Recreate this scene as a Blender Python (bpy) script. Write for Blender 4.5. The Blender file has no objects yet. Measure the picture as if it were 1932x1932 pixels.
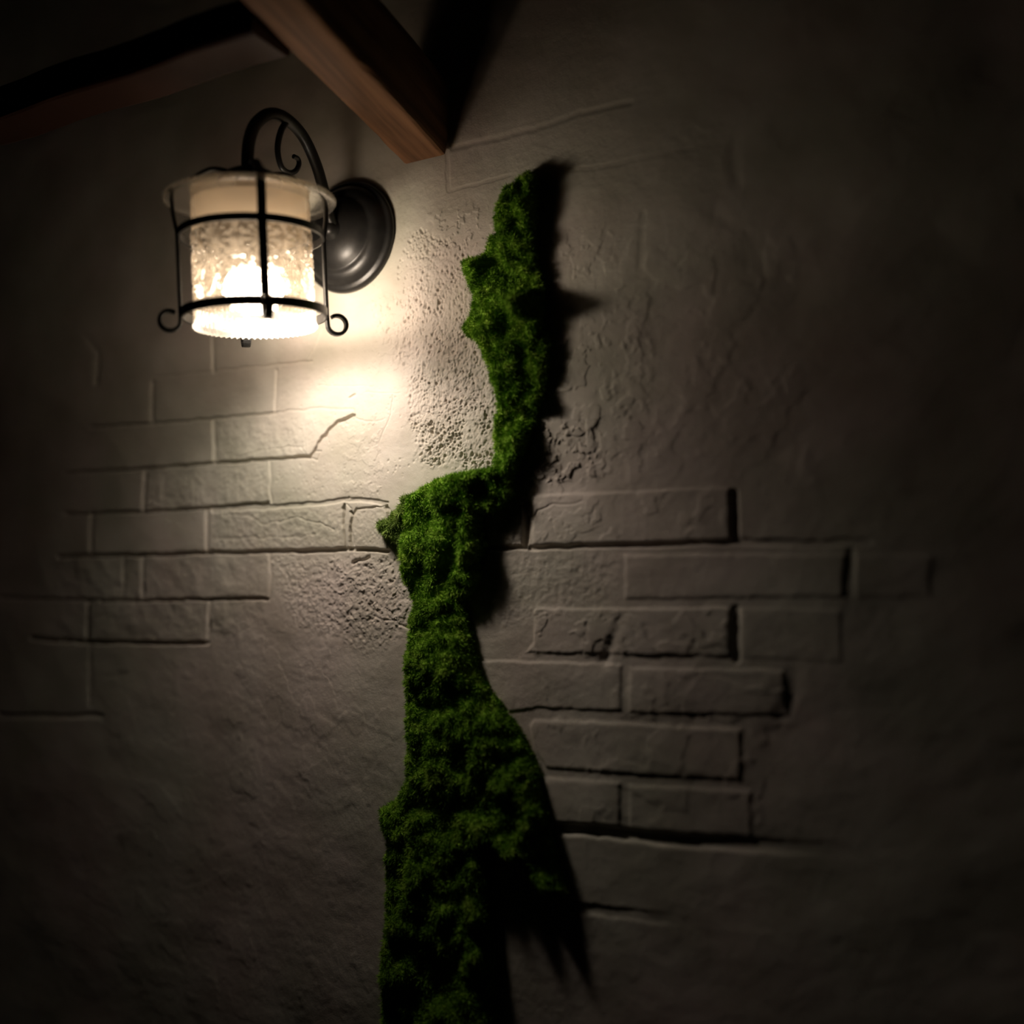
import bpy, math, random
import numpy as np
from mathutils import Vector, Matrix

random.seed(7)
sc = bpy.context.scene
PI = math.pi

# ------------------------------------------------------------------ camera
CAM = np.array([0.948, -1.2523, -0.043])
YAW, PITCH, ROLL, FPX = 0.4922, 0.0648, -0.0038, 1932.0
_f = np.array([-math.sin(YAW) * math.cos(PITCH), math.cos(YAW) * math.cos(PITCH), math.sin(PITCH)])
_r0 = np.array([math.cos(YAW), math.sin(YAW), 0.0])
_u0 = np.cross(_r0, _f)
_r = math.cos(ROLL) * _r0 + math.sin(ROLL) * _u0
_u = -math.sin(ROLL) * _r0 + math.cos(ROLL) * _u0
cd = bpy.data.cameras.new('camera')
cam = bpy.data.objects.new('camera', cd)
sc.collection.objects.link(cam)
m = Matrix(((_r[0], _u[0], -_f[0], CAM[0]), (_r[1], _u[1], -_f[1], CAM[1]), (_r[2], _u[2], -_f[2], CAM[2]), (0, 0, 0, 1)))
cam.matrix_world = m
cd.sensor_width = 36
cd.lens = 36
cd.clip_start = 0.02
cd.dof.use_dof = True
cd.dof.focus_distance = 1.485
cd.dof.aperture_fstop = 0.72
sc.camera = cam

# ------------------------------------------------------------------ world, exposure, lamp light
w = bpy.data.worlds.new('world')
sc.world = w
w.use_nodes = True
w.node_tree.nodes['Background'].inputs[0].default_value = (0.5, 0.45, 0.4, 1)
w.node_tree.nodes['Background'].inputs[1].default_value = 0.0006
sc.view_settings.view_transform = 'Standard'
sc.view_settings.look = 'None'
sc.view_settings.exposure = 0.0
sc.view_settings.gamma = 1.0
sc.view_settings.use_curve_mapping = False
try:
    sc.cycles.max_bounces = 8
    sc.cycles.transparent_max_bounces = 24
    sc.cycles.sample_clamp_indirect = 4
except Exception:
    pass

LX = -0.004                                   # the lamp's arm lies in the plane x = LX
BULB = Vector((LX, -0.212, 0.343))
ld = bpy.data.lights.new('bulb_light', 'POINT')
ld.energy = 1.15
ld.color = (1.0, 0.905, 0.82)
ld.shadow_soft_size = 0.03
bulb_light = bpy.data.objects.new('bulb_light', ld)
sc.collection.objects.link(bulb_light)
bulb_light.location = BULB
# spot added at the bulb, aimed to shape the falloff over the wall
sd_ = bpy.data.lights.new('added_bulb_spot', 'SPOT')
sd_.energy = 8.6
sd_.color = (1.0, 0.905, 0.82)
sd_.shadow_soft_size = 0.028
sd_.spot_size = math.radians(166)
sd_.spot_blend = 1.0
added_bulb_spot = bpy.data.objects.new('added_bulb_spot', sd_)
sc.collection.objects.link(added_bulb_spot)
added_bulb_spot.location = BULB
added_bulb_spot.rotation_euler = Vector((0.13, 0.9, -0.27)).to_track_quat('-Z', 'Y').to_euler()

# ------------------------------------------------------------------ helpers
def ray(x, y):
    return (x - 966) / FPX * _r - (y - 966) / FPX * _u + _f
def on_wall(x, y, h=0.0):                     # point h metres in front of the wall
    d = ray(x, y)
    return CAM + d * ((-CAM[1] - h) / d[1])
def on_arm_plane(x, y, X=LX):
    d = ray(x, y)
    return Vector(CAM + d * ((X - CAM[0]) / d[0]))

def link(name, me, mats=(), parent=None, smooth=False):
    o = bpy.data.objects.new(name, me)
    sc.collection.objects.link(o)
    for mt in mats:
        me.materials.append(mt)
    if parent:
        o.parent = parent
        o.matrix_parent_inverse = parent.matrix_world.inverted()
    if smooth:
        me.polygons.foreach_set('use_smooth', [True] * len(me.polygons))
    return o
def tag(o, label=None, cat=None, group=None, kind=None):
    if label: o['label'] = label
    if cat: o['category'] = cat
    if group: o['group'] = group
    if kind: o['kind'] = kind
    return o
def empty(name, loc):
    o = bpy.data.objects.new(name, None)
    sc.collection.objects.link(o)
    o.location = loc
    o.empty_display_size = 0.02
    o.matrix_world = Matrix.Translation(loc)
    return o

def fast_mesh(name, verts, faces):            # numpy verts (n,3), faces (m,k) all the same k
    me = bpy.data.meshes.new(name)
    k = faces.shape[1]
    me.vertices.add(len(verts))
    me.vertices.foreach_set('co', verts.astype(np.float32).ravel())
    me.loops.add(faces.size)
    me.loops.foreach_set('vertex_index', faces.astype(np.int32).ravel())
    me.polygons.add(len(faces))
    me.polygons.foreach_set('loop_start', np.arange(0, faces.size, k, dtype=np.int32))
    me.polygons.foreach_set('loop_total', np.full(len(faces), k, dtype=np.int32))
    me.update(calc_edges=True)
    return me

# value noise on arrays
def _hash(ix, iy, seed):
    h = (ix.astype(np.int64) * 374761393 + iy.astype(np.int64) * 668265263 + seed * 982451653) & 0xffffffff
    h = ((h ^ (h >> 13)) * 1274126177) & 0xffffffff
    h = (h ^ (h >> 16)) & 0xffffffff
    return h / 4294967295.0
def noise(x, y, seed=0):
    ix = np.floor(x); iy = np.floor(y)
    fx = x - ix; fy = y - iy
    fx = fx * fx * fx * (fx * (fx * 6 - 15) + 10); fy = fy * fy * fy * (fy * (fy * 6 - 15) + 10)
    a = _hash(ix, iy, seed); b = _hash(ix + 1, iy, seed); c = _hash(ix, iy + 1, seed); d = _hash(ix + 1, iy + 1, seed)
    return (a * (1 - fx) + b * fx) * (1 - fy) + (c * (1 - fx) + d * fx) * fy * 1.0
def fbm(x, y, oct=4, seed=0):
    s = 0; a = 1; t = 0
    for o in range(oct):
        ang = 0.6 * o
        c, q = math.cos(ang), math.sin(ang)
        s = s + a * (noise((c * x - q * y) * 2 ** o + 17.3 * o, (q * x + c * y) * 2 ** o - 9.1 * o, seed + o) - 0.5)
        t += a; a *= 0.55
    return s / t * 2
def sstep(a, b, x):
    t = np.clip((x - a) / (b - a), 0, 1)
    return t * t * (3 - 2 * t)

# ------------------------------------------------------------------ materials
def new_mat(name):
    mt = bpy.data.materials.new(name)
    mt.use_nodes = True
    nt = mt.node_tree
    b = nt.nodes['Principled BSDF']
    return mt, nt, b
def n(nt, t, **kw):
    q = nt.nodes.new(t)
    for k, v in kw.items():
        setattr(q, k, v)
    return q

def plaster_mat():
    mt, nt, b = new_mat('plaster')
    tc = n(nt, 'ShaderNodeTexCoord')
    n1 = n(nt, 'ShaderNodeTexNoise'); n1.inputs['Scale'].default_value = 9; n1.inputs['Detail'].default_value = 6
    n2 = n(nt, 'ShaderNodeTexNoise'); n2.inputs['Scale'].default_value = 3.1; n2.inputs['Detail'].default_value = 3
    cr = n(nt, 'ShaderNodeValToRGB')
    cr.color_ramp.elements[0].position = 0.36; cr.color_ramp.elements[0].color = (0.47, 0.43, 0.375, 1)
    cr.color_ramp.elements[1].position = 0.66; cr.color_ramp.elements[1].color = (0.60, 0.545, 0.50, 1)
    mx = n(nt, 'ShaderNodeMixRGB', blend_type='MULTIPLY'); mx.inputs[0].default_value = 0.8
    c2 = n(nt, 'ShaderNodeValToRGB')
    c2.color_ramp.elements[0].position = 0.4; c2.color_ramp.elements[0].color = (0.95, 1.0, 0.90, 1)
    c2.color_ramp.elements[1].position = 0.62; c2.color_ramp.elements[1].color = (1.0, 0.92, 0.90, 1)
    L = nt.links.new
    L(tc.outputs['Object'], n1.inputs['Vector']); L(tc.outputs['Object'], n2.inputs['Vector'])
    L(n1.outputs['Fac'], cr.inputs[0]); L(n2.outputs['Fac'], c2.inputs[0])
    L(cr.outputs[0], mx.inputs[1]); L(c2.outputs[0], mx.inputs[2]); L(mx.outputs[0], b.inputs['Base Color'])
    b.inputs['Roughness'].default_value = 0.62
    b.inputs['Specular IOR Level'].default_value = 0.3
    n3 = n(nt, 'ShaderNodeTexNoise'); n3.inputs['Scale'].default_value = 420; n3.inputs['Detail'].default_value = 5
    bp = n(nt, 'ShaderNodeBump'); bp.inputs['Strength'].default_value = 0.35; bp.inputs['Distance'].default_value = 0.0012
    L(tc.outputs['Object'], n3.inputs['Vector']); L(n3.outputs['Fac'], bp.inputs['Height']); L(bp.outputs[0], b.inputs['Normal'])
    return mt
def wood_mat():
    mt, nt, b = new_mat('weathered_wood')
    tc = n(nt, 'ShaderNodeTexCoord'); mp = n(nt, 'ShaderNodeMapping'); mp.inputs['Scale'].default_value = (60, 4, 60)
    n1 = n(nt, 'ShaderNodeTexNoise'); n1.inputs['Scale'].default_value = 1; n1.inputs['Detail'].default_value = 6
    cr = n(nt, 'ShaderNodeValToRGB')
    cr.color_ramp.elements[0].position = 0.35; cr.color_ramp.elements[0].color = (0.12, 0.055, 0.025, 1)
    cr.color_ramp.elements[1].position = 0.7; cr.color_ramp.elements[1].color = (0.34, 0.16, 0.075, 1)
    bp = n(nt, 'ShaderNodeBump'); bp.inputs['Strength'].default_value = 0.5; bp.inputs['Distance'].default_value = 0.002
    L = nt.links.new
    L(tc.outputs['Object'], mp.inputs[0]); L(mp.outputs[0], n1.inputs['Vector']); L(n1.outputs['Fac'], cr.inputs[0])
    L(cr.outputs[0], b.inputs['Base Color']); L(n1.outputs['Fac'], bp.inputs['Height']); L(bp.outputs[0], b.inputs['Normal'])
    b.inputs['Roughness'].default_value = 0.7
    return mt
def metal_mat():
    mt, nt, b = new_mat('black_iron')
    tc = n(nt, 'ShaderNodeTexCoord')
    n1 = n(nt, 'ShaderNodeTexNoise'); n1.inputs['Scale'].default_value = 90; n1.inputs['Detail'].default_value = 4
    cr = n(nt, 'ShaderNodeValToRGB')
    cr.color_ramp.elements[0].color = (0.012, 0.012, 0.012, 1); cr.color_ramp.elements[1].color = (0.035, 0.033, 0.03, 1)
    bp = n(nt, 'ShaderNodeBump'); bp.inputs['Strength'].default_value = 0.15; bp.inputs['Distance'].default_value = 0.001
    L = nt.links.new
    L(tc.outputs['Object'], n1.inputs['Vector']); L(n1.outputs['Fac'], cr.inputs[0]); L(cr.outputs[0], b.inputs['Base Color'])
    L(n1.outputs['Fac'], bp.inputs['Height']); L(bp.outputs[0], b.inputs['Normal'])
    b.inputs['Metallic'].default_value = 0.35
    b.inputs['Roughness'].default_value = 0.36
    return mt
def glass_mat(name, tint, body, f_body, rough=0.12, gloss=0.12, refr=0.0):
    # thin pressed glass: clear, a little milky, glossy on the facets
    mt = bpy.data.materials.new(name); mt.use_nodes = True
    nt = mt.node_tree; nt.nodes.clear(); L = nt.links.new
    out = n(nt, 'ShaderNodeOutputMaterial')
    tr = n(nt, 'ShaderNodeBsdfTransparent'); tr.inputs[0].default_value = (*tint, 1)
    tl = n(nt, 'ShaderNodeBsdfTranslucent'); tl.inputs[0].default_value = (*body, 1)
    gl = n(nt, 'ShaderNodeBsdfGlossy'); gl.inputs['Roughness'].default_value = rough; gl.inputs[0].default_value = (0.9, 0.88, 0.85, 1)
    tc = n(nt, 'ShaderNodeTexCoord')
    nz = n(nt, 'ShaderNodeTexNoise'); nz.inputs['Scale'].default_value = 120; nz.inputs['Detail'].default_value = 2
    bp = n(nt, 'ShaderNodeBump'); bp.inputs['Strength'].default_value = 0.25; bp.inputs['Distance'].default_value = 0.001
    L(tc.outputs['Object'], nz.inputs['Vector']); L(nz.outputs['Fac'], bp.inputs['Height']); L(bp.outputs[0], gl.inputs['Normal'])
    m1 = n(nt, 'ShaderNodeMixShader'); m1.inputs[0].default_value = f_body
    rf = n(nt, 'ShaderNodeBsdfRefraction'); rf.inputs['IOR'].default_value = 1.35; rf.inputs['Roughness'].default_value = 0.03
    rf.inputs[0].default_value = (*tint, 1)
    m0 = n(nt, 'ShaderNodeMixShader'); m0.inputs[0].default_value = refr
    L(tr.outputs[0], m0.inputs[1]); L(rf.outputs[0], m0.inputs[2])
    L(m0.outputs[0], m1.inputs[1]); L(tl.outputs[0], m1.inputs[2])
    fr = n(nt, 'ShaderNodeLayerWeight'); fr.inputs[0].default_value = gloss
    m2 = n(nt, 'ShaderNodeMixShader')
    L(fr.outputs['Facing'], m2.inputs[0]); L(m1.outputs[0], m2.inputs[1]); L(gl.outputs[0], m2.inputs[2])
    L(m2.outputs[0], out.inputs[0])
    return mt
def dome_mat():
    mt = bpy.data.materials.new('lit_bulb'); mt.use_nodes = True
    nt = mt.node_tree; nt.nodes.clear(); L = nt.links.new
    out = n(nt, 'ShaderNodeOutputMaterial')
    tr = n(nt, 'ShaderNodeBsdfTransparent')
    em = n(nt, 'ShaderNodeEmission'); em.inputs[0].default_value = (1.0, 0.86, 0.70, 1); em.inputs[1].default_value = 9.0
    a = n(nt, 'ShaderNodeAddShader')
    L(tr.outputs[0], a.inputs[0]); L(em.outputs[0], a.inputs[1]); L(a.outputs[0], out.inputs[0])
    return mt
def plain(name, col, rough=0.5):
    mt, nt, b = new_mat(name)
    tc = n(nt, 'ShaderNodeTexCoord'); nz = n(nt, 'ShaderNodeTexNoise'); nz.inputs['Scale'].default_value = 60
    mx = n(nt, 'ShaderNodeMixRGB'); mx.inputs[1].default_value = (*[c * 0.9 for c in col], 1); mx.inputs[2].default_value = (*col, 1)
    nt.links.new(tc.outputs['Object'], nz.inputs['Vector']); nt.links.new(nz.outputs['Fac'], mx.inputs[0]); nt.links.new(mx.outputs[0], b.inputs['Base Color'])
    b.inputs['Roughness'].default_value = rough
    return mt
def moss_mat(name, c0, c1, c2):
    mt, nt, b = new_mat(name)
    tc = n(nt, 'ShaderNodeTexCoord')
    n1 = n(nt, 'ShaderNodeTexNoise'); n1.inputs['Scale'].default_value = 38; n1.inputs['Detail'].default_value = 3
    n2 = n(nt, 'ShaderNodeTexNoise'); n2.inputs['Scale'].default_value = 500; n2.inputs['Detail'].default_value = 1
    ad = n(nt, 'ShaderNodeMath', operation='MULTIPLY_ADD'); ad.inputs[1].default_value = 0.55
    cr = n(nt, 'ShaderNodeValToRGB')
    cr.color_ramp.elements[0].position = 0.55; cr.color_ramp.elements[0].color = (*c0, 1)
    cr.color_ramp.elements[1].position = 0.98; cr.color_ramp.elements[1].color = (*c2, 1)
    e = cr.color_ramp.elements.new(0.76); e.color = (*c1, 1)
    L = nt.links.new
    L(tc.outputs['Object'], n1.inputs['Vector']); L(tc.outputs['Object'], n2.inputs['Vector'])
    L(n2.outputs['Fac'], ad.inputs[0]); L(n1.outputs['Fac'], ad.inputs[2]); L(ad.outputs[0], cr.inputs[0])
    L(cr.outputs[0], b.inputs['Base Color'])
    b.inputs['Roughness'].default_value = 0.75
    b.inputs['Specular IOR Level'].default_value = 0.15
    return mt

M_PL = plaster_mat(); M_WD = wood_mat(); M_DW = plain('dark_wood', (0.035, 0.012, 0.006)); M_IR = metal_mat()  # the rail's wood is one even brown, much darker than the bracket's
M_GL = glass_mat('pressed_glass', (0.84, 0.79, 0.72), (0.95, 0.76, 0.54), 0.14, 0.08, 0.22, 0.35)
M_BAND = glass_mat('frosted_glass_band', (0.95, 0.85, 0.7), (1.0, 0.74, 0.47), 0.35)
M_BASE = glass_mat('pressed_glass_base', (0.98, 0.96, 0.92), (1.0, 0.93, 0.82), 0.26)
M_FL = glass_mat('clear_glass', (0.90, 0.90, 0.88), (0.8, 0.72, 0.6), 0.10, 0.15, 0.2)
M_BULB = dome_mat()
M_HOUSE = plain('bulb_housing', (0.62, 0.50, 0.36))
M_MOSS = moss_mat('green_moss', (0.09, 0.19, 0.012), (0.18, 0.37, 0.022), (0.36, 0.54, 0.07))
M_DULL = moss_mat('olive_moss', (0.12, 0.18, 0.04), (0.20, 0.31, 0.06), (0.35, 0.42, 0.12))

# ------------------------------------------------------------------ the plastered wall
def spaced(parts):
    out = []
    for a, b, s in parts:
        k = max(1, int(round((b - a) / s)))
        out.append(np.linspace(a, b, k, endpoint=False))
    out.append(np.array([parts[-1][1]]))
    return np.concatenate(out)
GX = spaced([(-1.7, -0.9, 0.012), (-0.9, -0.42, 0.0025), (-0.42, 0.42, 0.001), (0.42, 0.95, 0.002), (0.95, 1.7, 0.012)])
GZ = spaced([(-1.3, -0.9, 0.012), (-0.9, -0.22, 0.0022), (-0.22, 0.55, 0.001), (0.55, 1.1, 0.0025), (1.1, 1.6, 0.012)])
XX, ZZ = np.meshgrid(GX, GZ)
H = np.zeros_like(XX)                        # + is towards the room

def region(poly, soft):                      # soft mask of a pixel polygon laid on the wall
    P = [on_wall(*p) for p in poly]
    P = [(p[0], p[2]) for p in P]
    x0 = min(p[0] for p in P) - soft * 2; x1 = max(p[0] for p in P) + soft * 2
    z0 = min(p[1] for p in P) - soft * 2; z1 = max(p[1] for p in P) + soft * 2
    i0, i1 = np.searchsorted(GX, [x0, x1]); j0, j1 = np.searchsorted(GZ, [z0, z1])
    X = XX[j0:j1, i0:i1]; Z = ZZ[j0:j1, i0:i1]
    sd = signed_dist(X, Z, P)
    sd = sd + soft * 0.9 * fbm(X / (soft * 1.5), Z / (soft * 1.5), 3, 77)
    return (slice(j0, j1), slice(i0, i1)), sstep(-soft, soft, sd)
def signed_dist(X, Z, P):                    # + inside
    d = np.full(X.shape, 1e9); ins = np.zeros(X.shape, bool)
    for k in range(len(P)):
        ax, az = P[k]; bx, bz = P[(k + 1) % len(P)]
        ex, ez = bx - ax, bz - az
        t = np.clip(((X - ax) * ex + (Z - az) * ez) / (ex * ex + ez * ez + 1e-12), 0, 1)
        d = np.minimum(d, (X - ax - t * ex) ** 2 + (Z - az - t * ez) ** 2)
        c = ((az > Z) != (bz > Z)) & (X < ex * (Z - az) / (ez if abs(ez) > 1e-12 else 1e-12) + ax)
        ins ^= c
    d = np.sqrt(d)
    return np.where(ins, d, -d)

# broad trowel undulation and plaster grain
H += 0.0028 * fbm(XX / 0.16, ZZ / 0.13, 2, 1) + 0.0009 * fbm(XX / 0.045, ZZ / 0.03, 3, 5)
H += 0.00022 * fbm(XX / 0.006, ZZ / 0.006, 2, 9)
wobx = 0.0022 * fbm(XX / 0.02, ZZ / 0.02, 3, 21); wobz = 0.0022 * fbm(XX / 0.02, ZZ / 0.02, 3, 31)

def groove(pts, width, depth, fade0=1.0, fade1=1.0, sharp=6, rough=1.0):
    """pts in photo pixels on the wall; width, depth in metres"""
    P = [on_wall(*p) for p in pts]
    P = [(p[0], p[2]) for p in P]
    tot = sum(math.dist(P[k], P[k + 1]) for k in range(len(P) - 1)); acc = 0
    pad = width * 2.2 + 0.003
    x0 = min(p[0] for p in P) - pad; x1 = max(p[0] for p in P) + pad
    z0 = min(p[1] for p in P) - pad; z1 = max(p[1] for p in P) + pad
    i0, i1 = np.searchsorted(GX, [x0, x1]); j0, j1 = np.searchsorted(GZ, [z0, z1])
    if i1 <= i0 or j1 <= j0: return
    X = XX[j0:j1, i0:i1] + wobx[j0:j1, i0:i1] * rough; Z = ZZ[j0:j1, i0:i1] + wobz[j0:j1, i0:i1] * rough
    if sharp > 3: depth *= 1.35
    best = np.full(X.shape, 1e9); T = np.zeros(X.shape)
    for k in range(len(P) - 1):
        ax, az = P[k]; bx, bz = P[k + 1]; ex, ez = bx - ax, bz - az; l = math.hypot(ex, ez)
        t = np.clip(((X - ax) * ex + (Z - az) * ez) / (l * l + 1e-12), 0, 1)
        d = np.hypot(X - ax - t * ex, Z - az - t * ez)
        T = np.where(d < best, (acc + t * l) / tot, T); best = np.minimum(best, d); acc += l
    f = fade0 + (fade1 - fade0) * T
    prof = np.exp(-(best / (width * 0.5)) ** sharp)
    G[j0:j1, i0:i1] = np.maximum(G[j0:j1, i0:i1], depth * f * prof)

G = np.zeros_like(H)
g, W_ = groove, 0.0085
# bed and head joints, left of the moss
g([(290, 712), (400, 700), (588, 681)], 0.004, 0.0022, .5, 1)
g([(402, 636), (403, 700)], 0.007, 0.003)
g([(583, 680), (600, 640), (607, 618)], 0.003, 0.0013)
g([(520, 700), (519, 778)], 0.006, 0.0018)
g([(288, 722), (288, 796)], 0.008, 0.0025)
g([(170, 806), (288, 799), (405, 790), (520, 778)], 0.005, 0.0032)
g([(520, 777), (600, 771), (668, 772)], 0.004, 0.0012, 1, .4)
g([(403, 796), (404, 872)], W_, 0.004)
g([(120, 893), (280, 883), (405, 873), (582, 861)], 0.0055, 0.006, .5, 1)
g([(582, 861), (600, 842), (613, 822), (630, 801), (652, 792), (668, 784)], 0.0048, 0.0075, 1, .7, 4, 2.2)
g([(582, 861), (600, 868), (607, 852), (592, 850)], 0.0022, 0.0018, 1, 1, 3)
g([(440, 858), (452, 862), (480, 855), (512, 846), (545, 842), (566, 846), (582, 860)], 0.0018, 0.0016, .6, 1, 3, 2)
g([(272, 888), (271, 962)], W_, 0.0035)
g([(120, 970), (275, 965), (400, 958), (505, 949)], 0.006, 0.006, .5, 1)
g([(510, 872), (512, 948)], 0.006, 0.0014)
g([(400, 963), (500, 957), (600, 950), (645, 943), (700, 944), (730, 950)], 0.0075, 0.0022, 1, .8)
g([(390, 966), (390, 1040)], W_, 0.004)
g([(110, 1050), (280, 1047), (392, 1043), (650, 1037)], 0.0075, 0.0075, .5, 1)
g([(650, 952), (649, 985), (651, 1037)], 0.0040, 0.0065, 1, 1, 4, 1.5)
g([(662, 966), (666, 975), (662, 1000), (661, 1015), (662, 1038)], 0.0042, 0.0065, 1, 1, 4, 1.5)
g([(666, 972), (672, 961), (690, 958), (712, 955), (730, 952)], 0.0026, 0.0028, 1, 1, 4, 1.5)
g([(731, 955), (730, 1037)], 0.0034, 0.0055, 1, 1, 4)
g([(410, 868), (409, 800)], 0.003, 0.003, 1, .5, 4)
g([(997, 960), (1000, 1000), (999, 1028)], 0.003, 0.002, 1, 1, 4)
g([(657, 1037), (700, 1039), (732, 1038)], 0.0065, 0.0075)
g([(728, 956), (734, 964)], 0.007, 0.005)
g([(269, 1050), (269, 1126)], W_, 0.003)
g([(232, 1055), (232, 1125)], 0.008, 0.0014)
g([(508, 1045), (510, 1085), (507, 1130)], 0.0065, 0.0026)
g([(0, 1128), (160, 1132), (270, 1133), (380, 1131), (503, 1130)], 0.0065, 0.006, .4, 1)
g([(165, 1136), (163, 1208)], W_, 0.0035)
g([(395, 1134), (392, 1211)], W_, 0.0035)
g([(60, 1205), (170, 1211), (300, 1214), (390, 1213)], 0.0085, 0.0045)
g([(172, 965), (172, 1045)], W_, 0.003)
g([(170, 1215), (168, 1330)], 0.01, 0.001)
g([(0, 1350), (100, 1352), (190, 1350)], 0.009, 0.0015)
g([(150, 620), (185, 665), (180, 720)], 0.012, 0.004, 0, 1, 2)
g = lambda pts, wd, dp, *a: groove(pts, wd * 1.15, dp * (0.62 if pts[0][0] > 1000 else 1.0) * (0.3 if pts[0][1] < 530 else 1.0) * (0.5 if pts[0][0] > 1480 else 1.0), *(a if a or pts[-1][0] < 1400 else (1, .15)))
# brick-to-the-right grooves
g([(992, 950), (991, 1030)], 0.0095, 0.006)
g([(985, 942), (993, 946)], 0.006, 0.004)
g([(915, 1033), (960, 1034), (993, 1033)], 0.0065, 0.005)
g([(1385, 930), (1388, 1020)], 0.009, 0.005)
g([(1003, 1034), (1100, 1031), (1200, 1028), (1380, 1021)], 0.0065, 0.005)
g([(1380, 1022), (1500, 1026), (1640, 1022)], 0.008, 0.003, 1, .5)
g([(1605, 1042), (1602, 1132)], 0.009, 0.004)
g([(1386, 1150), (1389, 1245)], 0.009, 0.003)
g([(1170, 1178), (1158, 1205), (1140, 1246)], 0.012, 0.005, .4, 1, 2)
g([(1500, 1268), (1490, 1330), (1470, 1352)], 0.016, 0.006, .5, 1, 2)
g([(1030, 1560), (1100, 1566), (1300, 1588), (1600, 1604)], 0.014, 0.008, 1, .05)
g([(960, 1700), (1080, 1712), (1300, 1740)], 0.012, 0.005, .6, .05)
# upper right
g([(855, 280), (930, 262), (1010, 242), (1090, 214), (1190, 192)], 0.007, 0.003)
g([(845, 288), (846, 360)], 0.006, 0.0018)
g([(848, 362), (960, 330)], 0.005, 0.0016)
g([(1030, 326), (1120, 318), (1260, 288), (1400, 262)], 0.007, 0.003)
g([(1040, 436), (1070, 420), (1110, 402)], 0.008, 0.003, .4, 1, 2)
g([(1385, 262), (1383, 300), (1388, 345)], 0.014, 0.006, .6, 1, 2)
g([(1345, 398), (1380, 425), (1445, 462)], 0.014, 0.004, 1, .3, 2)
g([(1212, 405), (1208, 520)], 0.009, 0.0022)
g = groove
# hairline cracks and trowel edges
g([(668, 772), (672, 790), (690, 796), (722, 792)], 0.0022, 0.0012, 1, .5, 3)
g([(600, 728), (650, 727), (705, 730)], 0.0016, 0.0009, 1, .5, 3)
g([(690, 740), (720, 742), (755, 741)], 0.0016, 0.0009, 1, .6, 3)
g([(740, 745), (735, 790), (722, 820), (716, 850), (706, 880)], 0.002, 0.001, 1, .6, 3, 2)
g([(668, 1062), (672, 1060), (690, 1056), (698, 1052)], 0.004, 0.006, 1, .6, 2, 2)
g([(660, 750), (670, 745)], 0.004, 0.002)
g([(700, 1160), (740, 1172), (775, 1186)], 0.003, 0.0022, .5, 1, 2, 1.5)
g([(985, 975), (1010, 975), (1015, 962), (1045, 952), (1080, 952), (1100, 945)], 0.003, 0.0014, 1, .5, 3, 2)
g([(655, 950), (664, 960), (668, 980), (664, 1000), (668, 1030)], 0.0022, 0.002, 1, 1, 3, 2)
g([(418, 962), (440, 975), (470, 970), (500, 990), (520, 985), (560, 975), (600, 985), (630, 1000)], 0.0022, 0.0012, 1, 1, 3, 2.5)
g([(410, 1018), (480, 1012), (540, 1016), (600, 1008)], 0.003, 0.001, 1, .5, 2, 2)
H -= G
# bricks right of the moss stand a little proud of the plaster: lit upper and left edges, shaded lower and right ones
def raised(poly, hgt, soft=0.003):
    hgt *= 0.72
    P = [on_wall(*p) for p in poly]; P = [(p[0], p[2]) for p in P]
    xa = min(p[0] for p in P) - .012; xb = max(p[0] for p in P) + .012; za = min(p[1] for p in P) - .012; zb_ = max(p[1] for p in P) + .012
    i0, i1 = np.searchsorted(GX, [xa, xb]); j0, j1 = np.searchsorted(GZ, [za, zb_])
    sl = (slice(j0, j1), slice(i0, i1))
    sd = signed_dist(XX[sl] + wobx[sl] * .8, ZZ[sl] + wobz[sl] * .8, P) - .002
    d = np.clip(sd + .002, -1, 1)
    H[sl] += hgt * sstep(-soft, soft, sd)
raised([(1004, 937), (1012, 932), (1100, 929), (1372, 917), (1382, 925), (1382, 1016), (1372, 1020), (1100, 1029), (1004, 1030)], .0030)
raised([(1178, 1045), (1400, 1043), (1596, 1044), (1596, 1128), (1400, 1130), (1178, 1132)], .0022)
raised([(1610, 1046), (1760, 1046), (1760, 1128), (1610, 1128)], .0015)
raised([(1006, 1152), (1012, 1146), (1200, 1145), (1380, 1144), (1380, 1240), (1200, 1238), (990, 1232), (1006, 1212)], .0030)
raised([(1395, 1146), (1590, 1146), (1590, 1250), (1395, 1244)], .0015)
raised([(860, 1243), (970, 1245), (1176, 1251), (1175, 1343), (1010, 1338), (960, 1345)], .0026)
raised([(1187, 1256), (1480, 1262), (1490, 1352), (1186, 1346)], .0024)
raised([(996, 1368), (1006, 1357), (1100, 1358), (1250, 1366), (1400, 1374), (1400, 1474), (1250, 1466), (1030, 1452), (1010, 1420)], .0030)
raised([(1024, 1466), (1172, 1474), (1173, 1562), (1045, 1556)], .0026)
raised([(1185, 1478), (1420, 1490), (1420, 1584), (1187, 1566)], .0022)

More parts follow.
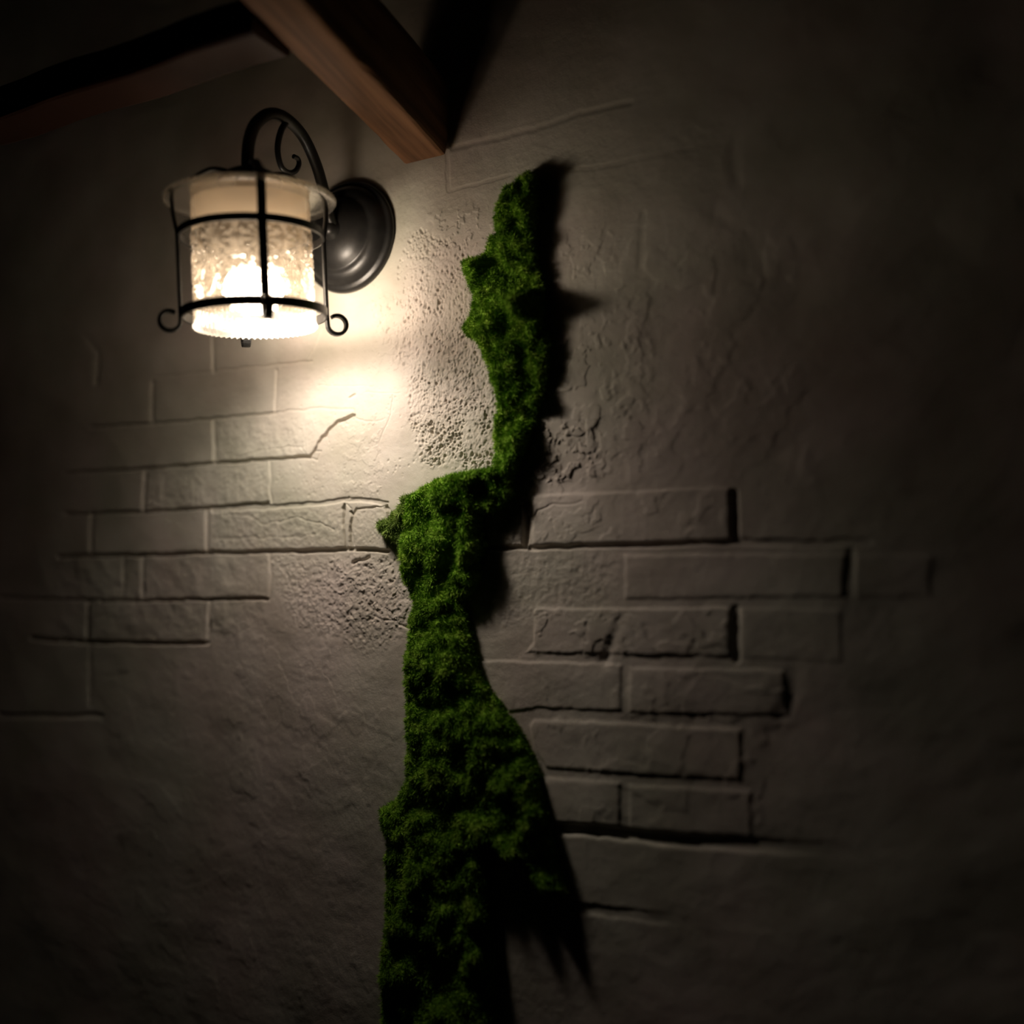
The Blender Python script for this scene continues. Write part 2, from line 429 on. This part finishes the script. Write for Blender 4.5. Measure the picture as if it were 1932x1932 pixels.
# pits in the plaster between lantern and moss
rng = np.random.default_rng(3)
def stamp(x, z, rx, rz, dep):
    i0, i1 = np.searchsorted(GX, [x - rx * 2.2, x + rx * 2.2]); j0, j1 = np.searchsorted(GZ, [z - rz * 2.2, z + rz * 2.2])
    if i1 <= i0 or j1 <= j0: return
    q = ((XX[j0:j1, i0:i1] - x) / rx) ** 2 + ((ZZ[j0:j1, i0:i1] - z) / rz) ** 2
    H[j0:j1, i0:i1] -= dep * np.exp(-q * q)
def pits(poly, count, r0, r1, dep, stretch=1.3):
    P = [on_wall(*p) for p in poly]; P2 = [(p[0], p[2]) for p in P]
    x0 = min(p[0] for p in P2); x1 = max(p[0] for p in P2); z0 = min(p[1] for p in P2); z1 = max(p[1] for p in P2)
    X = rng.uniform(x0, x1, count * 3); Z = rng.uniform(z0, z1, count * 3)
    ok = (signed_dist(X, Z, P2) > 0) & (fbm(X / 0.03, Z / 0.03, 2, 41) > rng.uniform(-0.5, 0.35, len(X)))
    for x, z in list(zip(X[ok], Z[ok]))[:count]:
        r = r0 + (r1 - r0) * rng.random() ** 2.5
        stamp(x, z, r, r * rng.uniform(1, stretch), dep * rng.uniform(.5, 1) * min(1.6, r / r0 * .7))
pits([(790, 430), (880, 470), (890, 560), (880, 640), (940, 720), (935, 890), (800, 880), (770, 790), (780, 640), (740, 560), (760, 470)], 1900, 0.0009, 0.0022, 0.0014)
pits([(800, 800), (935, 790), (930, 885), (790, 870)], 260, 0.0013, 0.0028, 0.0022)
pits([(700, 560), (780, 600), (770, 700), (720, 690)], 260, 0.001, 0.0024, 0.001)
pits([(520, 880), (790, 860), (720, 950), (520, 950)], 160, 0.001, 0.002, 0.0009)
pits([(410, 690), (780, 690), (760, 860), (410, 860)], 260, 0.0009, 0.0018, 0.0008)
pits([(505, 1050), (780, 1050), (780, 1190), (620, 1190)], 300, 0.001, 0.0022, 0.001)

def texture(poly, soft, fn):
    sl, mk = region(poly, soft)
    H[sl] += mk * fn(XX[sl], ZZ[sl])
def ridged(s, amp, seed, sx=1.0):
    return lambda X, Z: amp * (1 - np.abs(fbm(X / s * sx, Z / s, 3, seed)) * 3.0).clip(-1, 1)
def plate(s, amp, seed, th=0.05):
    return lambda X, Z: amp * (sstep(th, th + 0.14, fbm(X / s, Z / s, 4, seed)))
def grain(s, amp, seed, sx=1.0):
    return lambda X, Z: amp * fbm(X / s * sx, Z / s, 3, seed)
# rough, stippled plaster
texture([(770, 430), (900, 470), (885, 560), (940, 760), (935, 890), (780, 870), (760, 700), (770, 560)], 0.012, grain(0.005, 0.0011, 51, 1.5))
texture([(790, 620), (930, 640), (940, 760), (935, 890), (790, 880)], 0.01, plate(0.012, 0.0011, 52))
texture([(700, 560), (770, 560), (760, 700), (700, 700)], 0.008, plate(0.008, 0.0007, 53))
texture([(640, 770), (730, 780), (720, 930), (650, 930)], 0.01, plate(0.014, 0.0007, 54))
# skip-trowel blobs right of the moss
texture([(1010, 640), (1130, 600), (1235, 640), (1240, 880), (1060, 920), (990, 900)], 0.018, plate(0.020, 0.0009, 55, 0.0))
texture([(1000, 800), (1130, 790), (1120, 900), (1000, 910)], 0.01, plate(0.011, 0.0019, 56, 0.02))
texture([(1020, 440), (1200, 430), (1230, 640), (1040, 620)], 0.02, plate(0.017, 0.0006, 57, 0.05))
texture([(800, 400), (940, 380), (930, 460), (840, 480)], 0.015, plate(0.014, 0.0013, 58, 0.0))
texture([(1200, 480), (1500, 420), (1520, 880), (1220, 880)], 0.03, plate(0.05, 0.0007, 59, 0.05))
texture([(930, 1050), (1160, 1050), (1160, 1130), (930, 1200)], 0.015, grain(0.006, 0.0008, 60))
# rough zone under the brick row
texture([(500, 1050), (740, 1048), (785, 1180), (700, 1230), (560, 1180)], 0.014, grain(0.006, 0.0017, 61))
texture([(620, 1050), (760, 1060), (785, 1180), (660, 1180)], 0.012, plate(0.012, 0.0012, 62, 0.0))
texture([(420, 1160), (760, 1180), (770, 1500), (420, 1500)], 0.04, plate(0.05, 0.0005, 63, 0.0))
texture([(180, 1230), (760, 1230), (740, 1900), (180, 1900)], 0.05, plate(0.07, 0.0005, 64, 0.1))
# brick faces: slight broken surface
texture([(400, 965), (648, 960), (648, 1030), (400, 1035)], 0.004, grain(0.008, 0.0011, 65))
texture([(665, 962), (728, 960), (728, 1030), (665, 1030)], 0.003, grain(0.004, 0.0008, 66))
texture([(925, 960), (985, 950), (985, 1030), (925, 1030)], 0.003, grain(0.004, 0.0014, 67))
texture([(275, 895), (505, 880), (505, 945), (275, 958)], 0.004, grain(0.012, 0.0014, 68))
texture([(410, 800), (600, 785), (580, 855), (410, 866)], 0.004, grain(0.010, 0.0012, 69))
texture([(100, 1050), (505, 1050), (505, 1210), (100, 1210)], 0.01, grain(0.02, 0.0014, 70))
texture([(1010, 940), (1380, 920), (1380, 1020), (1010, 1026)], 0.006, plate(0.028, 0.0007, 71, 0.05))
texture([(1010, 1150), (1380, 1150), (1380, 1235), (1010, 1235)], 0.006, plate(0.035, 0.0010, 72, 0.05))
texture([(1010, 1260), (1500, 1260), (1500, 1560), (1040, 1550)], 0.02, plate(0.05, 0.0007, 73, 0.05))
# lump beside the deep joint
stamp(*[on_wall(995, 962)[k] for k in (0, 2)], 0.006, 0.006, -0.003)

nz_, nx_ = XX.shape
V = np.stack([XX.ravel(), -H.ravel(), ZZ.ravel()], 1)
idx = np.arange(nz_ * nx_).reshape(nz_, nx_)
F = np.stack([idx[:-1, :-1].ravel(), idx[:-1, 1:].ravel(), idx[1:, 1:].ravel(), idx[1:, :-1].ravel()], 1)
# a body behind the relief so the wall is solid
x0, x1, z0, z1 = GX[0], GX[-1], GZ[0], GZ[-1]
b0 = len(V)
V = np.vstack([V, [[x0, .12, z0], [x1, .12, z0], [x1, .12, z1], [x0, .12, z1]]])
F = np.vstack([F, [[b0 + 3, b0 + 2, b0 + 1, b0]], [[b0, b0 + 1, idx[0, -1], idx[0, 0]]], [[idx[-1, 0], idx[-1, -1], b0 + 2, b0 + 3]],
               [[b0, idx[0, 0], idx[-1, 0], b0 + 3]], [[idx[0, -1], b0 + 1, b0 + 2, idx[-1, -1]]]])
wall = link('wall_back', fast_mesh('wall_back', V, F), [M_PL], smooth=True)
tag(wall, 'taupe plastered wall with moulded brick outlines, cracks and pitted patches', 'wall', kind='structure')

# ------------------------------------------------------------------ timber
def beam(name, A, B, wx, wz, label, seed):
    """timber from A to B (axis points), section wx across, wz tall, with worn edges"""
    A = Vector(A); B = Vector(B); ax = (B - A).normalized()
    side = ax.cross(Vector((0, 0, 1))).normalized() if abs(ax.z) < .9 else Vector((1, 0, 0))
    up = side.cross(ax).normalized()
    L_ = (B - A).length; rn = random.Random(seed)
    prof = []
    c = 0.006
    for sx, sz in ((-1, -1), (1, -1), (1, 1), (-1, 1)):
        hx, hz = wx / 2, wz / 2
        cs = [(sx * hx, sz * (hz - c)), (sx * (hx - c * .3), sz * (hz - c * .3)), (sx * (hx - c), sz * hz)]
        if sx * sz > 0: cs = cs[::1]
        else: cs = cs[::-1]
        prof += cs
    prof.sort(key=lambda p: math.atan2(p[1] / wz, p[0] / wx))
    k = len(prof); nseg = 24
    vs, fs = [], []
    for s in range(nseg + 1):
        t = s / nseg * L_
        wob = 0.0015 * math.sin(t * 23 + seed)
        for (px, pz) in prof:
            vs.append(A + ax * t + side * (px + wob + rn.uniform(-.0006, .0006)) + up * (pz + wob * .6 + rn.uniform(-.0006, .0006)))
    for s in range(nseg):
        for q in range(k):
            fs.append((s * k + q, s * k + (q + 1) % k, (s + 1) * k + (q + 1) % k, (s + 1) * k + q))
    fs.append(tuple(range(k))[::-1]); fs.append(tuple(nseg * k + q for q in range(k)))
    me = bpy.data.meshes.new(name)
    # mesh in its own frame so that the grain runs along local Y
    M = Matrix((side, ax, up)).transposed().to_4x4(); M.translation = A
    Mi = M.inverted()
    me.from_pydata([tuple(Mi @ v) for v in vs], [], fs)
    o = link(name, me, [M_WD if seed == 2 else M_DW])
    o.matrix_world = M
    return tag(o, label, name.split('_')[1])
beam('wooden_bracket', (0.1385, 0.001, 0.574 + .057), (0.1385, -0.42, 0.664 + .057), 0.074, 0.115,
     'brown timber bracket jutting from the wall above and right of the lantern', 2)
_rz = (CAM + ray(330, 110) * ((-CAM[1] - .30) / ray(330, 110)[1]))[2]
_ra = (-1.2, -0.30, _rz); _rb = (0.098, -0.30, _rz)
beam('wooden_rail', tuple(_ra), tuple(_rb), 0.07, 0.05,
     'dark reddish timber rail running level above the lantern at the top left', 5)

# ------------------------------------------------------------------ the wall lantern
lamp = empty('wall_lantern', (LX, 0, 0.484))
tag(lamp, 'black iron wall lantern with scrolled arm and lit pressed glass shade', 'wall lamp')
for q_ in (bulb_light, added_bulb_spot):
    q_.parent = lamp
    q_.matrix_parent_inverse = lamp.matrix_world.inverted()

class MB:
    def __init__(s): s.v = []; s.f = []
    def tube(s, pts, rad, seg=12, flat=None, close=True):
        """swept tube; rad float or list; flat=(a,b,dir) sweeps a strap of a x b with its width along dir"""
        pts = [Vector(p) for p in pts]; base = len(s.v); k = len(pts)
        nrm = None
        for i, p in enumerate(pts):
            t = ((pts[min(i + 1, k - 1)] - pts[max(i - 1, 0)])).normalized()
            if flat:
                a = flat[2] - t * flat[2].dot(t); a.normalize(); bb = t.cross(a)
            else:
                if nrm is None:
                    nrm = t.orthogonal().normalized()
                nrm = (nrm - t * nrm.dot(t)).normalized(); a = nrm; bb = t.cross(a)
            r = rad[i] if isinstance(rad, (list, tuple)) else rad
            for q in range(seg):
                an = 2 * PI * q / seg
                c_, s_ = math.cos(an), math.sin(an)
                if flat:
                    e = 0.35
                    c_ = math.copysign(abs(c_) ** e, c_); s_ = math.copysign(abs(s_) ** e, s_)
                    s.v.append(p + a * c_ * flat[0] / 2 * r + bb * s_ * flat[1] / 2)
                else:
                    s.v.append(p + (a * c_ + bb * s_) * r)
        for i in range(k - 1):
            for q in range(seg):
                s.f.append((base + i * seg + q, base + i * seg + (q + 1) % seg, base + (i + 1) * seg + (q + 1) % seg, base + (i + 1) * seg + q))
        s.f.append(tuple(base + q for q in range(seg))[::-1]); s.f.append(tuple(base + (k - 1) * seg + q for q in range(seg)))
    def lathe(s, prof, seg=64, fn=None, close=False):
        """prof list of (r,z); about local Z"""
        base = len(s.v); k = len(prof)
        for i, (r, z) in enumerate(prof):
            for q in range(seg):
                an = 2 * PI * q / seg
                rr, zz = (r, z) if fn is None else fn(r, z, an, i)
                s.v.append(Vector((rr * math.cos(an), rr * math.sin(an), zz)))
        rng_ = range(k) if close else range(k - 1)
        for i in rng_:
            j = (i + 1) % k
            for q in range(seg):
                s.f.append((base + i * seg + q, base + i * seg + (q + 1) % seg, base + j * seg + (q + 1) % seg, base + j * seg + q))
    def build(s, name, mat, parent, M=None, smooth=True):
        me = bpy.data.meshes.new(name)
        me.from_pydata([tuple((M @ v) if M else v) for v in s.v], [], s.f)
        me.update()
        return link(name, me, [mat], parent, smooth)

def spline(pts, sub=10):
    pts = [Vector(p) for p in pts]; out = []
    for i in range(len(pts) - 1):
        p0 = pts[max(i - 1, 0)]; p1 = pts[i]; p2 = pts[i + 1]; p3 = pts[min(i + 2, len(pts) - 1)]
        for k in range(sub):
            t = k / sub
            out.append(0.5 * ((2 * p1) + (p2 - p0) * t + (2 * p0 - 5 * p1 + 4 * p2 - p3) * t * t + (3 * p1 - p0 - 3 * p2 + p3) * t ** 3))
    out.append(pts[-1])
    return out

# axis of the hanging part leans a little out of plumb
AX_B = on_arm_plane(482, 593); AX_T = on_arm_plane(471, 338)
axis = (AX_T - AX_B).normalized()
to_cam = Vector((CAM[0], CAM[1], 0)) - Vector((AX_B.x, AX_B.y, 0)); to_cam.normalize()
az = math.atan2(to_cam.y, to_cam.x) + math.radians(7)       # azimuth of the front strap
zax = axis; xax = Vector((math.cos(az), math.sin(az), 0)); xax = (xax - zax * xax.dot(zax)).normalized(); yax = zax.cross(xax)
MC = Matrix((xax, yax, zax)).transposed().to_4x4(); MC.translation = AX_B
# local frame: origin at the lower ring's centre, +X to the front strap, Z up the axis
zt = (on_arm_plane(477, 446) - AX_B).length                 # upper ring
zf = (on_arm_plane(475.5, 382) - AX_B).length               # glass flange
zc = (on_arm_plane(472, 345) - AX_B).length + .007                 # cap

# backplate: stepped round dish on the wall (lathe axis = -Y)
mb = MB()
R0 = 0.087
mb.lathe([(0, .046), (.012, .0455), (.026, .043), (.040, .038), (.050, .032), (.0545, .0275), (.057, .026), (.060, .0262), (.066, .0245), (.072, .0195), (.0765, .0135),
          (.0785, .011), (.082, .0108), (.0855, .0085), (R0, .005), (R0, .0), (R0 - .004, -.004)], 72)
MP = Matrix.Translation((LX - .004, 0, 0.484)) @ Matrix.Rotation(PI / 2, 4, 'X')
mb.build('backplate', M_IR, lamp, MP)
mb = MB()
mb.lathe([(0, .058), (.006, .057), (.011, .053), (.012, .048), (.0165, .045), (.017, .041)], 32)
mb.build('plate_boss', M_IR, lamp, MP)

# arm
arm = spline([(LX, -0.030, 0.484), (LX, -0.050, 0.497)] + [tuple(on_arm_plane(*p)) for p in
              [(614, 372), (597, 312), (572, 258), (540, 224), (510, 215), (484, 232), (471, 262), (467, 300), (469, 340)]], 8)
mb = MB(); mb.tube(arm, [0.0085] * len(arm), 14)
mb.build('arm', M_IR, lamp)
scroll = spline([tuple(on_arm_plane(*p)) for p in [(545, 224), (531, 245), (524, 275), (526, 300), (533, 318), (546, 326), (558, 322), (564, 310), (562, 300), (554, 295)]], 8)
mb = MB(); mb.tube(scroll, [0.0046 - 0.0012 * i / len(scroll) for i in range(len(scroll))], 12)
mb.build('scroll', M_IR, lamp)

# cap, socket, bulb
mb = MB()
mb.lathe([(0, zc + .022), (.008, zc + .021), (.011, zc + .014), (.022, zc + .010), (.034, zc + .004), (.0425, zc - .004), (.0435, zc - .009), (.0415, zc - .010), (.030, zc - .006), (.0, zc - .004)], 56)
mb.build('cap', M_IR, lamp, MC)
zb = (BULB - AX_B).length * 1.0
mb = MB()
mb.lathe([(0, zc - .006), (.019, zc - .006), (.0195, zc - .018), (.021, zc - .020), (.021, zc - .046), (.018, zc - .048), (0, zc - .048)], 40)
mb.build('socket', plain('socket_ceramic', (.10, .085, .07)), lamp, MC)
bulb = empty('bulb', BULB); bulb.name = 'bulb'
bulb.parent = lamp; bulb.matrix_parent_inverse = lamp.matrix_world.inverted()
mb = MB()
zh = zb + .020
mb.lathe([(0, zc - .046), (.0135, zc - .046), (.014, zc - .052), (.020, zh + .030), (.0285, zh + .016), (.0305, zh + .011), (.0305, zh + .009), (.028, zh + .009), (0, zh + .010)], 48)
mb.build('bulb_housing', M_HOUSE, bulb, MC)
mb = MB()
prof = [(.0300, zh + .009), (.0345, zh + .005), (.0385, zh - .002)]
for k in range(0, 15):
    a = k / 14 * PI / 2
    prof.append((.0400 * math.cos(a), zh - .012 - .036 * math.sin(a)))
mb.lathe(prof, 48)
mb.build('bulb_dome', M_BULB, bulb, MC)

# glass shade: flange and cut-glass body with a toothed bottom edge
gl = empty('glass_shade', AX_B); gl.parent = lamp; gl.matrix_parent_inverse = lamp.matrix_world.inverted()
RG = 0.0795
mb = MB()
def teeth(r, z, an, i):
    return r + (0.0012 if r > .105 else 0) * math.cos(an * 72), z
mb.lathe([(.040, zf + .014), (.060, zf + .010), (RG, zf + .004), (.098, zf + .003), (.110, zf + .004), (.1135, zf + .002), (.1135, zf - .003), (.110, zf - .004), (.098, zf - .0035), (RG + .001, zf - .004)], 288, teeth)
mb.build('glass_flange', M_FL, gl, MC)
mb = MB()
NZ = 90; segs = 360; zbot = -0.010
prof = []
for k in range(NZ + 1):
    prof.append((RG, zf - .003 + (zbot - (zf - .003)) * k / NZ))
ncell = 8; cellw = 2 * PI / ncell
z_hi, z_lo = zt - .004, 0.012
def cut(r, z, an, i):
    if z > z_hi + .004: return r - .0008, z
    f = min(1, max(0, (z_hi + .004 - z) / .006))
    # star and fan cuts: wheels of radial v-grooves in a lattice of cells
    u = (an / cellw) % 1 - .5
    row = (z - z_lo) / .048
    odd = int(math.floor(row)) % 2
    if odd: u = ((an / cellw + .5) % 1) - .5
    v = (row % 1) - .5
    X, Z = u * cellw * RG / .048, v
    rad = math.hypot(X, Z); th = math.atan2(Z, X)
    g_ = abs(math.sin(th * 6)) * min(1, rad * 4) * (1 if rad < .5 else max(0, 1 - (rad - .5) * 5))
    dia = max(0, .12 - abs((abs(X) + abs(Z)) - .62)) * 6
    d = (.0046 * (1 - g_) * (rad < .62) + .0040 * dia)
    if z < 0.012:
        d = .0016 * abs(math.sin(an * 30))
    return r - f * d + .0012, z
mb.lathe(prof, segs, cut)
# bottom: rounded toothed lip and dished floor with petals
def floor_fn(r, z, an, i):
    if i in (1, 2): return r + .0022 * math.cos(an * 60), z - .0012 * math.cos(an * 60)
    if 3 < i < 9: return r, z + .0016 * abs(math.sin(an * 8)) 
    return r, z
mb.lathe([(RG, zbot), (RG + .001, zbot - .006), (RG - .002, zbot - .010), (RG - .010, zbot - .0105), (.062, zbot - .010), (.055, zbot - .008), (.047, zbot - .0095), (.040, zbot - .0075), (.030, zbot - .0095), (.020, zbot - .008), (0.0005, zbot - .009)], 360, floor_fn)
gb = mb.build('glass_body', M_GL, gl, MC, smooth=False)
gb.data.materials.append(M_BASE); gb.data.materials.append(M_BAND)
nf = NZ * segs
for p_ in gb.data.polygons[nf:]: p_.material_index = 1
nb_ = sum(1 for q_ in prof[1:] if q_[1] > z_hi + .004) * segs
for p_ in gb.data.polygons[:nb_]: p_.material_index = 2

# cage: two rings, four straps with curled feet
RC = 0.0935
def ring(z, h, name):
    mb = MB()
    t = .0030
    mb.lathe([(RC, z - h / 2), (RC + t, z - h / 2), (RC + t, z + h / 2), (RC, z + h / 2)], 128, close=True)
    return mb.build(name, M_IR, lamp, MC, smooth=False)
ring(0.0, .0125, 'cage_ring'); ring(zt, .0100, 'cage_ring')
for k in range(4):
    a = k * PI / 2
    rd = Vector((math.cos(a), math.sin(a), 0)); tg = Vector((-math.sin(a), math.cos(a), 0))
    def P(r, z): return rd * r + Vector((0, 0, z))
    path = [P(.030, zc + .006), P(.052, zc + .006), P(.080, zf + .022), P(.100, zf + .010), P(RC + .008, zf - .014), P(RC + .0045, zf - .04), P(RC + .0036, zt), P(RC + .0034, zt * .5), P(RC + .0036, 0.006), P(RC + .0040, -.008)]
    pts = spline(path, 8)
    # the curl: a loop turning outwards
    cx, cz, cr = RC + .0175, -.0095, .0135
    loop = []
    for q in range(1, 21):
        an = PI + q / 20 * math.radians(305)
        rr = cr * (1 - .06 * q / 20)
        loop.append(P(cx + rr * math.cos(an), cz - .002 + rr * math.sin(an)))
    pts = pts + loop
    mb = MB(); mb.tube(pts, [1.0] * len(pts), 12, flat=(.0120, .0052, tg))
    mb.build('cage_strap', M_IR, lamp, MC, smooth=False)

# ------------------------------------------------------------------ moss
nr = np.random.default_rng(11)
def moss_pad(name, poly, thick, root, mat, ridge=0.5, spikes=(), dens=1.0, blade=(0.004, 0.0075), edge=0.02, seed=0, off=0.008, base=0.0):
    """poly in photo pixels; cushion of moss standing `thick` off the wall"""
    P = [on_wall(x, y, off + base) for x, y in poly]; P2 = [(p[0], p[2]) for p in P]
    s = 0.0018
    x0 = min(p[0] for p in P2) - .004; x1 = max(p[0] for p in P2) + .004
    z0 = min(p[1] for p in P2) - .004; z1 = max(p[1] for p in P2) + .004
    gx = np.arange(x0, x1 + s, s); gz = np.arange(z0, z1 + s, s)
    X, Z = np.meshgrid(gx, gz)
    wx = .004 * fbm(X / .014, Z / .014, 3, seed + 3); wz = .004 * fbm(X / .014, Z / .014, 3, seed + 8)
    sd = signed_dist(X + wx, Z + wz, P2) + .0015
    t = np.clip(sd / edge, 0, 1)
    body = np.sqrt(np.clip(1 - (1 - t) ** 2, 0, 1))
    h = thick * body * (0.80 + 0.55 * fbm(X / .035, Z / .035, 2, seed + 1))
    bump = 1 - np.abs(fbm(X / .011, Z / .011, 2, seed + 2)) * 2.2
    h += body * .0038 * bump + body * 0.007 * fbm(X / .02, Z / .02, 2, seed + 6)
    for (sx, sy, sh, sr) in spikes:           # (pixel, height off wall, radius)
        c = on_wall(sx, sy, sh)
        d = np.hypot(X - c[0], Z - c[2]) / sr
        h = np.maximum(h, (sh + .004) * np.clip(1 - d, 0, 1) ** 0.75 * (body > 0))
    h = h + base * (body > 0)
    ins = sd > 0
    cell = ins[:-1, :-1] & ins[1:, :-1] & ins[:-1, 1:] & ins[1:, 1:]
    nzz, nxx = X.shape
    id_ = np.arange(nzz * nxx).reshape(nzz, nxx)
    Y = -h + .0
    A = np.stack([id_[:-1, :-1][cell], id_[:-1, 1:][cell], id_[1:, 1:][cell], id_[1:, :-1][cell]], 1)
    used = np.unique(A); remap = -np.ones(nzz * nxx, int); remap[used] = np.arange(len(used))
    v = np.stack([X.ravel(), Y.ravel(), Z.ravel()], 1)[used]; q = remap[A]
    # skirt: push the border of the pad back into the wall
    cnt = np.bincount(q.ravel(), minlength=len(v)); bd = cnt < 4
    v[bd, 1] = np.where(base > 0, v[bd, 1] * 0 - 0.0, 0.001)
    tris = np.vstack([q[:, [0, 1, 2]], q[:, [0, 2, 3]]])
    a, b, c = v[tris[:, 0]], v[tris[:, 1]], v[tris[:, 2]]
    nn = np.cross(b - a, c - a); ar = np.linalg.norm(nn, axis=1) / 2; nn /= (2 * ar[:, None] + 1e-12)
    N = int(ar.sum() * 1.15e6 * dens)
    pick = nr.choice(len(tris), N, p=ar / ar.sum())
    u1 = np.sqrt(nr.random(N)); u2 = nr.random(N)
    p = (1 - u1)[:, None] * a[pick] + (u1 * (1 - u2))[:, None] * b[pick] + (u1 * u2)[:, None] * c[pick]
    nv = nn[pick]
    rnd = nr.normal(size=(N, 3)); rnd /= np.linalg.norm(rnd, axis=1)[:, None]
    # little tufts: neighbours lean the same way
    lean = np.stack([fbm(p[:, 0] / .006, p[:, 2] / .006, 1, seed + 12), fbm(p[:, 0] / .006, p[:, 2] / .006, 1, seed + 13) * .5, fbm(p[:, 0] / .006, p[:, 2] / .006, 1, seed + 14)], 1)
    d = nv + rnd * .75 + lean * 1.1
    d /= np.linalg.norm(d, axis=1)[:, None]
    ln = nr.uniform(blade[0], blade[1], N)[:, None] * (0.7 + .6 * nr.random(N)[:, None])
    sidev = np.cross(d, rnd); sidev /= np.linalg.norm(sidev, axis=1)[:, None] + 1e-9
    wd = nr.uniform(.0003, .0006, N)[:, None]
    p0 = p - nv * .0015
    p1 = p0 + sidev * wd * 0.5; p2 = p0 + d * ln * .55 + sidev * wd + rnd * .0004
    p3 = p0 + d * ln * .55 - sidev * wd; p4 = p0 + d * ln + rnd * ln * .35 + np.array([0, 0, -.0006])
    n0 = len(v)
    bv = np.stack([p1, p2, p3, p4], 1).reshape(-1, 3)
    k4 = n0 + np.arange(N) * 4
    bt = np.stack([np.stack([k4, k4 + 1, k4 + 2], 1), np.stack([k4 + 1, k4 + 3, k4 + 2], 1)], 1).reshape(-1, 3)
    allv = np.vstack([v, bv]); allt = np.vstack([tris, bt])
    o = link(name, fast_mesh(name, allv, allt), [mat], root)
    return o

moss = empty('moss_strip', tuple(on_wall(850, 1100)))
tag(moss, 'long ragged strip of green moss growing up the plastered wall', 'moss')
moss_pad('moss_pad', [(990, 332), (1004, 326), (1012, 345), (1010, 380), (1008, 430), (1010, 480), (1022, 540), (1024, 600), (1035, 650), (1028, 720), (1010, 780), (992, 830), (975, 880), (955, 915), (936, 890), (935, 830), (942, 780), (938, 730), (918, 670), (900, 640), (876, 622), (884, 602), (897, 585), (893, 550), (884, 520), (874, 494), (905, 485), (922, 460), (940, 440), (940, 400), (955, 360)],
         0.023, moss, M_MOSS, edge=.013, seed=100, spikes=[(962, 566, .056, .028), (884, 500, .040, .02), (1002, 348, .032, .03), (978, 385, .030, .03)])
moss_pad('moss_pad', [(826, 902), (850, 898), (900, 888), (935, 884), (950, 900), (952, 925), (940, 945), (915, 958), (880, 968), (845, 978), (825, 975), (815, 940)],
         0.030, moss, M_MOSS, edge=.012, seed=200, off=.018, base=.009)
moss_pad('moss_pad', [(775, 945), (800, 925), (830, 905), (905, 960), (905, 1000), (912, 1030), (900, 1060), (905, 1085), (888, 1120), (870, 1140), (855, 1165), (800, 1165), (782, 1130), (770, 1098), (766, 1040), (768, 990)],
         0.030, moss, M_MOSS, edge=.013, seed=300)
moss_pad('moss_tuft', [(715, 988), (735, 978), (752, 965), (765, 940), (790, 935), (785, 1030), (765, 1040), (745, 1022), (725, 1010)],
         0.022, moss, M_DULL, edge=.014, seed=400)
moss_pad('moss_pad', [(782, 1135), (870, 1135), (880, 1170), (886, 1210), (900, 1265), (925, 1310), (958, 1355), (985, 1400), (1010, 1450), (1022, 1510), (1035, 1560), (1050, 1620), (1068, 1680), (1040, 1690), (1000, 1650), (960, 1610), (925, 1600), (922, 1700), (930, 1800), (935, 1990), (720, 1990), (728, 1800), (735, 1650), (732, 1580), (718, 1525), (745, 1515), (768, 1480), (775, 1400), (766, 1300), (768, 1230), (778, 1190)],
         0.030, moss, M_MOSS, edge=.020, seed=500, dens=.9)
